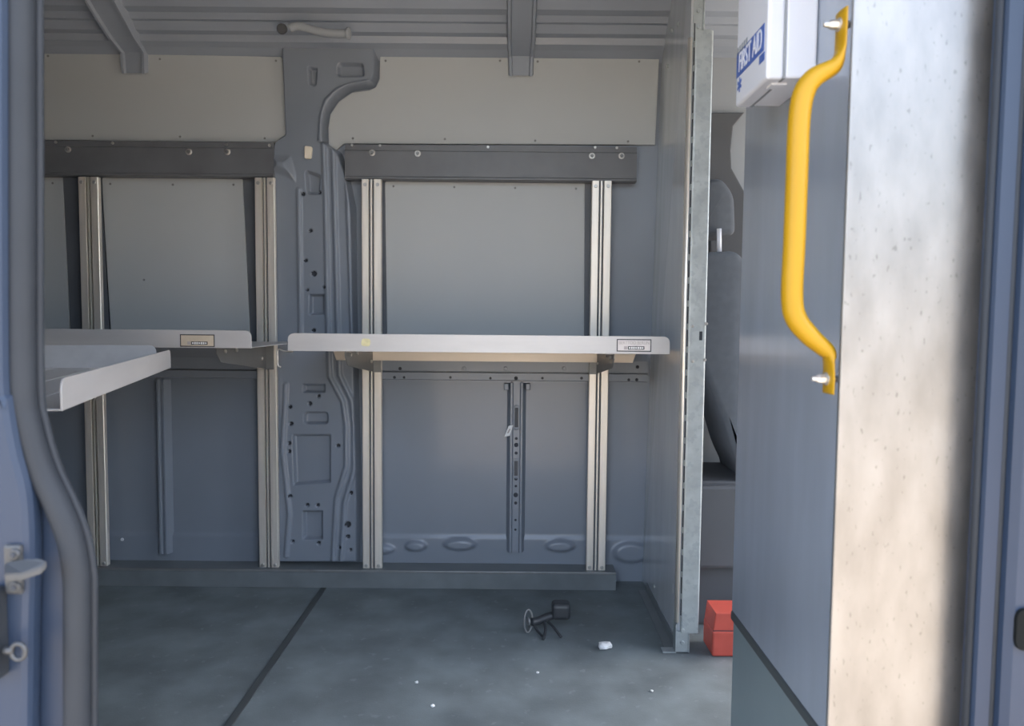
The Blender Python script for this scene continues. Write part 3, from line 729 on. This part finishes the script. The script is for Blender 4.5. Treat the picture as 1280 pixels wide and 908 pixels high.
# ------------------------------------------------------------------ driver's cab seen through the opening
bm = NB(); box(bm, (XT + .016, YS - .02, 0), (2.2, YS - .002, 2.0)); cw = struct('wall_cab', bm, MAT['cabtrim'])
pts = w2([(880, 143), (928, 143), (924, 148), (914, 160), (911, 190), (912, 212), (930, 245), (945, 330), (886, 330)], YS - .02)
bm = NB(); prism(bm, pts, 'y', YS - .045, YS - .018, .004); part('pillar_trim', bm, MAT['cabdark'], cw)

ts = 2.22
st = thing('driver_seat', 'dark fabric driver seat seen through the walk-through opening', 'seat', P(905, 700, ts))
def cushion(name, pts, y0, y1, m='seat', r=.03):
    pw = round_poly(w2(pts, ts), r, 6); bm = NB(); prism(bm, pw, 'y', y0, y1, .018); 
    for f in bm.faces: f.smooth = True
    return part(name, bm, MAT[m], st)
cushion('backrest', [(868, 316), (922, 314), (936, 340), (940, 620), (915, 566), (905, 530), (886, 482), (868, 440)], ts - .02, ts + .26)
cushion('headrest', [(874, 224), (908, 218), (924, 240), (926, 292), (874, 296)], ts + .04, ts + .2, r=.025)
for yy in (0.03, .14):
    a, b = P(899, 318, ts + yy), P(899, 286, ts + yy); bm = NB(); sweep(bm, [a, b], .007, 10); part('headrest_post', bm, MAT['white'], st)
bm = NB(); prism(bm, w2([(868, 604), (960, 604), (960, 706), (868, 706)], ts), 'y', ts - .04, ts + .3, .01); part('seat_base', bm, MAT['cabdark'], st)
bm = NB(); prism(bm, w2([(872, 600), (945, 600), (945, 618), (872, 618)], ts), 'y', ts - .02, ts + .28, .006); part('seat_pan', bm, MAT['cabdark'], st)
bm = NB(); prism(bm, w2([(874, 440), (940, 560), (940, 602), (874, 602)], ts + .2), 'y', ts + .27, ts + .29, .004); part('side_shell', bm, mat('seat_shell', (.42, .43, .42), .6), st)
bm = NB(); a = P(868, 706, ts); box(bm, (a.x, ts, 0.001), (a.x + .25, ts + .26, a.z + .01), .01); part('pedestal', bm, MAT['cabdark'], st)

# red container on the cab floor
rc = PF(890, 822); xr0 = rc.x; yr0 = rc.y
rd = thing('red_container', 'red plastic container with a stepped lid on the cab floor', 'container', (xr0 + .06, yr0 + .05, 0))
zm = P(890, 788, yr0).z; ztp = P(893, 767, yr0).z
bm = NB(); box(bm, (xr0, yr0, .001), (xr0 + .12, yr0 + .1, zm - .004), .006, 3); part('tub', bm, MAT['red'], rd)
bm = NB(); prism(bm, [(xr0 + .002, zm - .003), (xr0 + .118, zm - .003), (xr0 + .112, ztp), (xr0 + .008, ztp)], 'y', yr0 + .002, yr0 + .098, .003); part('lid', bm, MAT['red'], rd)
bm = NB(); box(bm, (xr0 + .003, yr0 + .003, zm - .006), (xr0 + .117, yr0 + .097, zm - .001)); part('lid_gap', bm, MAT['hole'], rd)

# ------------------------------------------------------------------ litter on the floor
q = PF(682, 796)
dk = thing('broken_fitting', 'black broken plastic fitting with a grey washer lying on the floor', 'fitting', q)
def at(dx, dy, z): return Vector((q.x + dx, q.y + dy, z))
bm = NB(); n = 24; c = PF(660, 792); rr = .034
lp = [Vector((c.x + .012 * math.cos(2 * math.pi * k / n), c.y + .006 * math.cos(2 * math.pi * k / n), rr + .003 + rr * math.sin(2 * math.pi * k / n))) for k in range(n + 1)]
sweep(bm, lp, .003, 8, caps=False); disc(bm, (c.x + .003, c.y, rr + .003), (-1, -.35, 0), .012, .006, 14); part('washer', bm, MAT['bracket'], dk)
bm = NB(); sweep(bm, catmull([(c.x + .01, c.y, rr), (c.x + .03, c.y + .01, .034), (c.x + .06, c.y + .02, .042), (c.x + .10, c.y + .03, .05)], 5), .012, 10); part('stem', bm, MAT['black'], dk)
bm = NB(); box(bm, (c.x + .07, c.y + .005, .035), (c.x + .125, c.y + .055, .085), .012, 3); part('knob', bm, MAT['black'], dk)
for pts in ([(c.x + .045, c.y + .01, .036), (c.x + .05, c.y - .02, .02), (c.x + .042, c.y - .05, .004)], [(c.x + .05, c.y + .02, .036), (c.x + .075, c.y - .01, .022), (c.x + .095, c.y - .035, .004)], [(c.x + .015, c.y, .03), (c.x + .03, c.y - .02, .012), (c.x + .046, c.y - .042, .004)]):
    bm = NB(); sweep(bm, catmull(pts, 5), .004, 8); part('claw', bm, MAT['black'], dk)
def scrap(px, py, size, label, m='paper', h=.5):
    q = PF(px, py); bm = NB(); bmesh.ops.create_icosphere(bm, subdivisions=2, radius=size)
    for v in bm.verts:
        v.co *= 1 + random.uniform(-.25, .25); v.co.z *= h
    zmin = min(v.co.z for v in bm.verts)
    for v in bm.verts: v.co.z -= zmin
    tag(solo('scrap', bm, MAT[m], q, True), label, 'scrap', 'scraps of litter on the van floor')
scrap(756, 812, .019, 'largest white scrap of crumpled paper on the floor, below the partition edge', 'paper', .55)
scrap(541, 884, .005, 'tiny pale crumb on the floor nearest the door', 'paper')
scrap(521, 854, .0045, 'tiny pale crumb on the floor left of the broken fitting', 'paper')
scrap(643, 733, .005, 'small pale crumb against the ledge at the foot of the wall', 'paper', .9)
scrap(672, 842, .004, 'tiny pale crumb on the floor just below the broken fitting', 'paper')
scrap(815, 865, .004, 'tiny pale crumb on the floor right of the crumpled paper', 'paper')
# white tag on the rib, foam pad on the pillar, bright stud low on the left panel
q = P(636, 539, YS - .033); tg = thing('paper_tag', 'small white paper tag stuck to the pressed rib', 'tag', q)
bm = NB(); prism(bm, [(q.x - .015, q.z - .020), (q.x + .003, q.z - .017), (q.x + .015, q.z + .020), (q.x - .001, q.z + .018)], 'y', YS - .034, YS - .029, .0006); part('card', bm, MAT['paper'], tg)
bm = NB(); prism(bm, [(q.x - .006, q.z - .008), (q.x + .000, q.z - .007), (q.x + .006, q.z + .008), (q.x + .001, q.z + .007)], 'y', YS - .0346, YS - .0338); part('print', bm, MAT['faint'], tg)
q = P(386, 191, YS - .04); bm = NB(); prism(bm, round_poly([(q.x - .013, q.z - .021), (q.x + .010, q.z - .021), (q.x + .014, q.z + .018), (q.x - .012, q.z + .021)], .006), 'y', YS - .050, YS - .036, .002)
tag(solo('foam_pad', bm, MAT['cream'], q), 'small cream foam pad stuck high on the body pillar', 'pad')
q = P(154, 674, YS); bm = NB(); disc(bm, q + Vector((0, .003, 0)), (0, -1, 0), .006, .012, 14); tag(solo('stud', bm, MAT['white'], q), 'small bright stud low on the wall left of the second upright', 'stud')
# ------------------------------------------------------------------ outside
bm = NB(); box(bm, (-60, -60, -.75), (60, 60, -.65)); struct('ground', bm, MAT['ground'])

# unseen ring, added to grey the horizon that the door post reflects
bm = NB(); n = 96
ringa, ringb = [], []
for k in range(n):
    a = 2 * math.pi * k / n; hgt = 7 + 1.6 * math.sin(a * 5) + 1.1 * math.sin(a * 11 + 1) + random.uniform(-.5, .5)
    ringa.append(bm.verts.new((45 * math.cos(a), 45 * math.sin(a), -.66))); ringb.append(bm.verts.new((49 * math.cos(a), 49 * math.sin(a), hgt)))
for k in range(n): bm.faces.new((ringa[k], ringa[(k + 1) % n], ringb[(k + 1) % n], ringb[k]))
for f in bm.faces: f.smooth = True
struct('horizon_ring', bm, mat('horizon_ring_grey', (0.13, 0.14, 0.12), 0.95, var=0.3, scale=.8))

# ------------------------------------------------------------------ light
w = bpy.data.worlds.new('world'); sc.world = w; w.use_nodes = True
N, L = w.node_tree.nodes, w.node_tree.links
sky = N.new('ShaderNodeTexSky'); sky.sky_type = 'NISHITA'; sky.sun_disc = False; sky.sun_elevation = R(48); sky.sun_rotation = R(60); sky.air_density = 1.0; sky.dust_density = 3.0
bg = N['Background']; hs = N.new('ShaderNodeHueSaturation'); hs.inputs['Saturation'].default_value = .7; L.new(sky.outputs['Color'], hs.inputs['Color']); L.new(hs.outputs['Color'], bg.inputs['Color']); bg.inputs['Strength'].default_value = 0.42
sun = bpy.data.objects.new('sun', bpy.data.lights.new('sun', 'SUN')); C.objects.link(sun)
sun.data.energy = 3.2; sun.data.color = (1, .93, .82); sun.data.angle = R(.6)
d = Vector((math.cos(R(48)) * math.cos(R(40)), math.cos(R(48)) * math.sin(R(40)), math.sin(R(48))))   # towards the sun: front right, beyond the van
sun.rotation_euler = d.to_track_quat('Z', 'Y').to_euler()

# ------------------------------------------------------------------ view
sc.view_settings.view_transform = 'Standard'; sc.view_settings.look = 'None'
sc.view_settings.gamma = 1; sc.view_settings.use_curve_mapping = False
sc.view_settings.exposure = 1.75
sc.cycles.use_denoising = True
sc.cycles.max_bounces = 10; sc.cycles.diffuse_bounces = 6
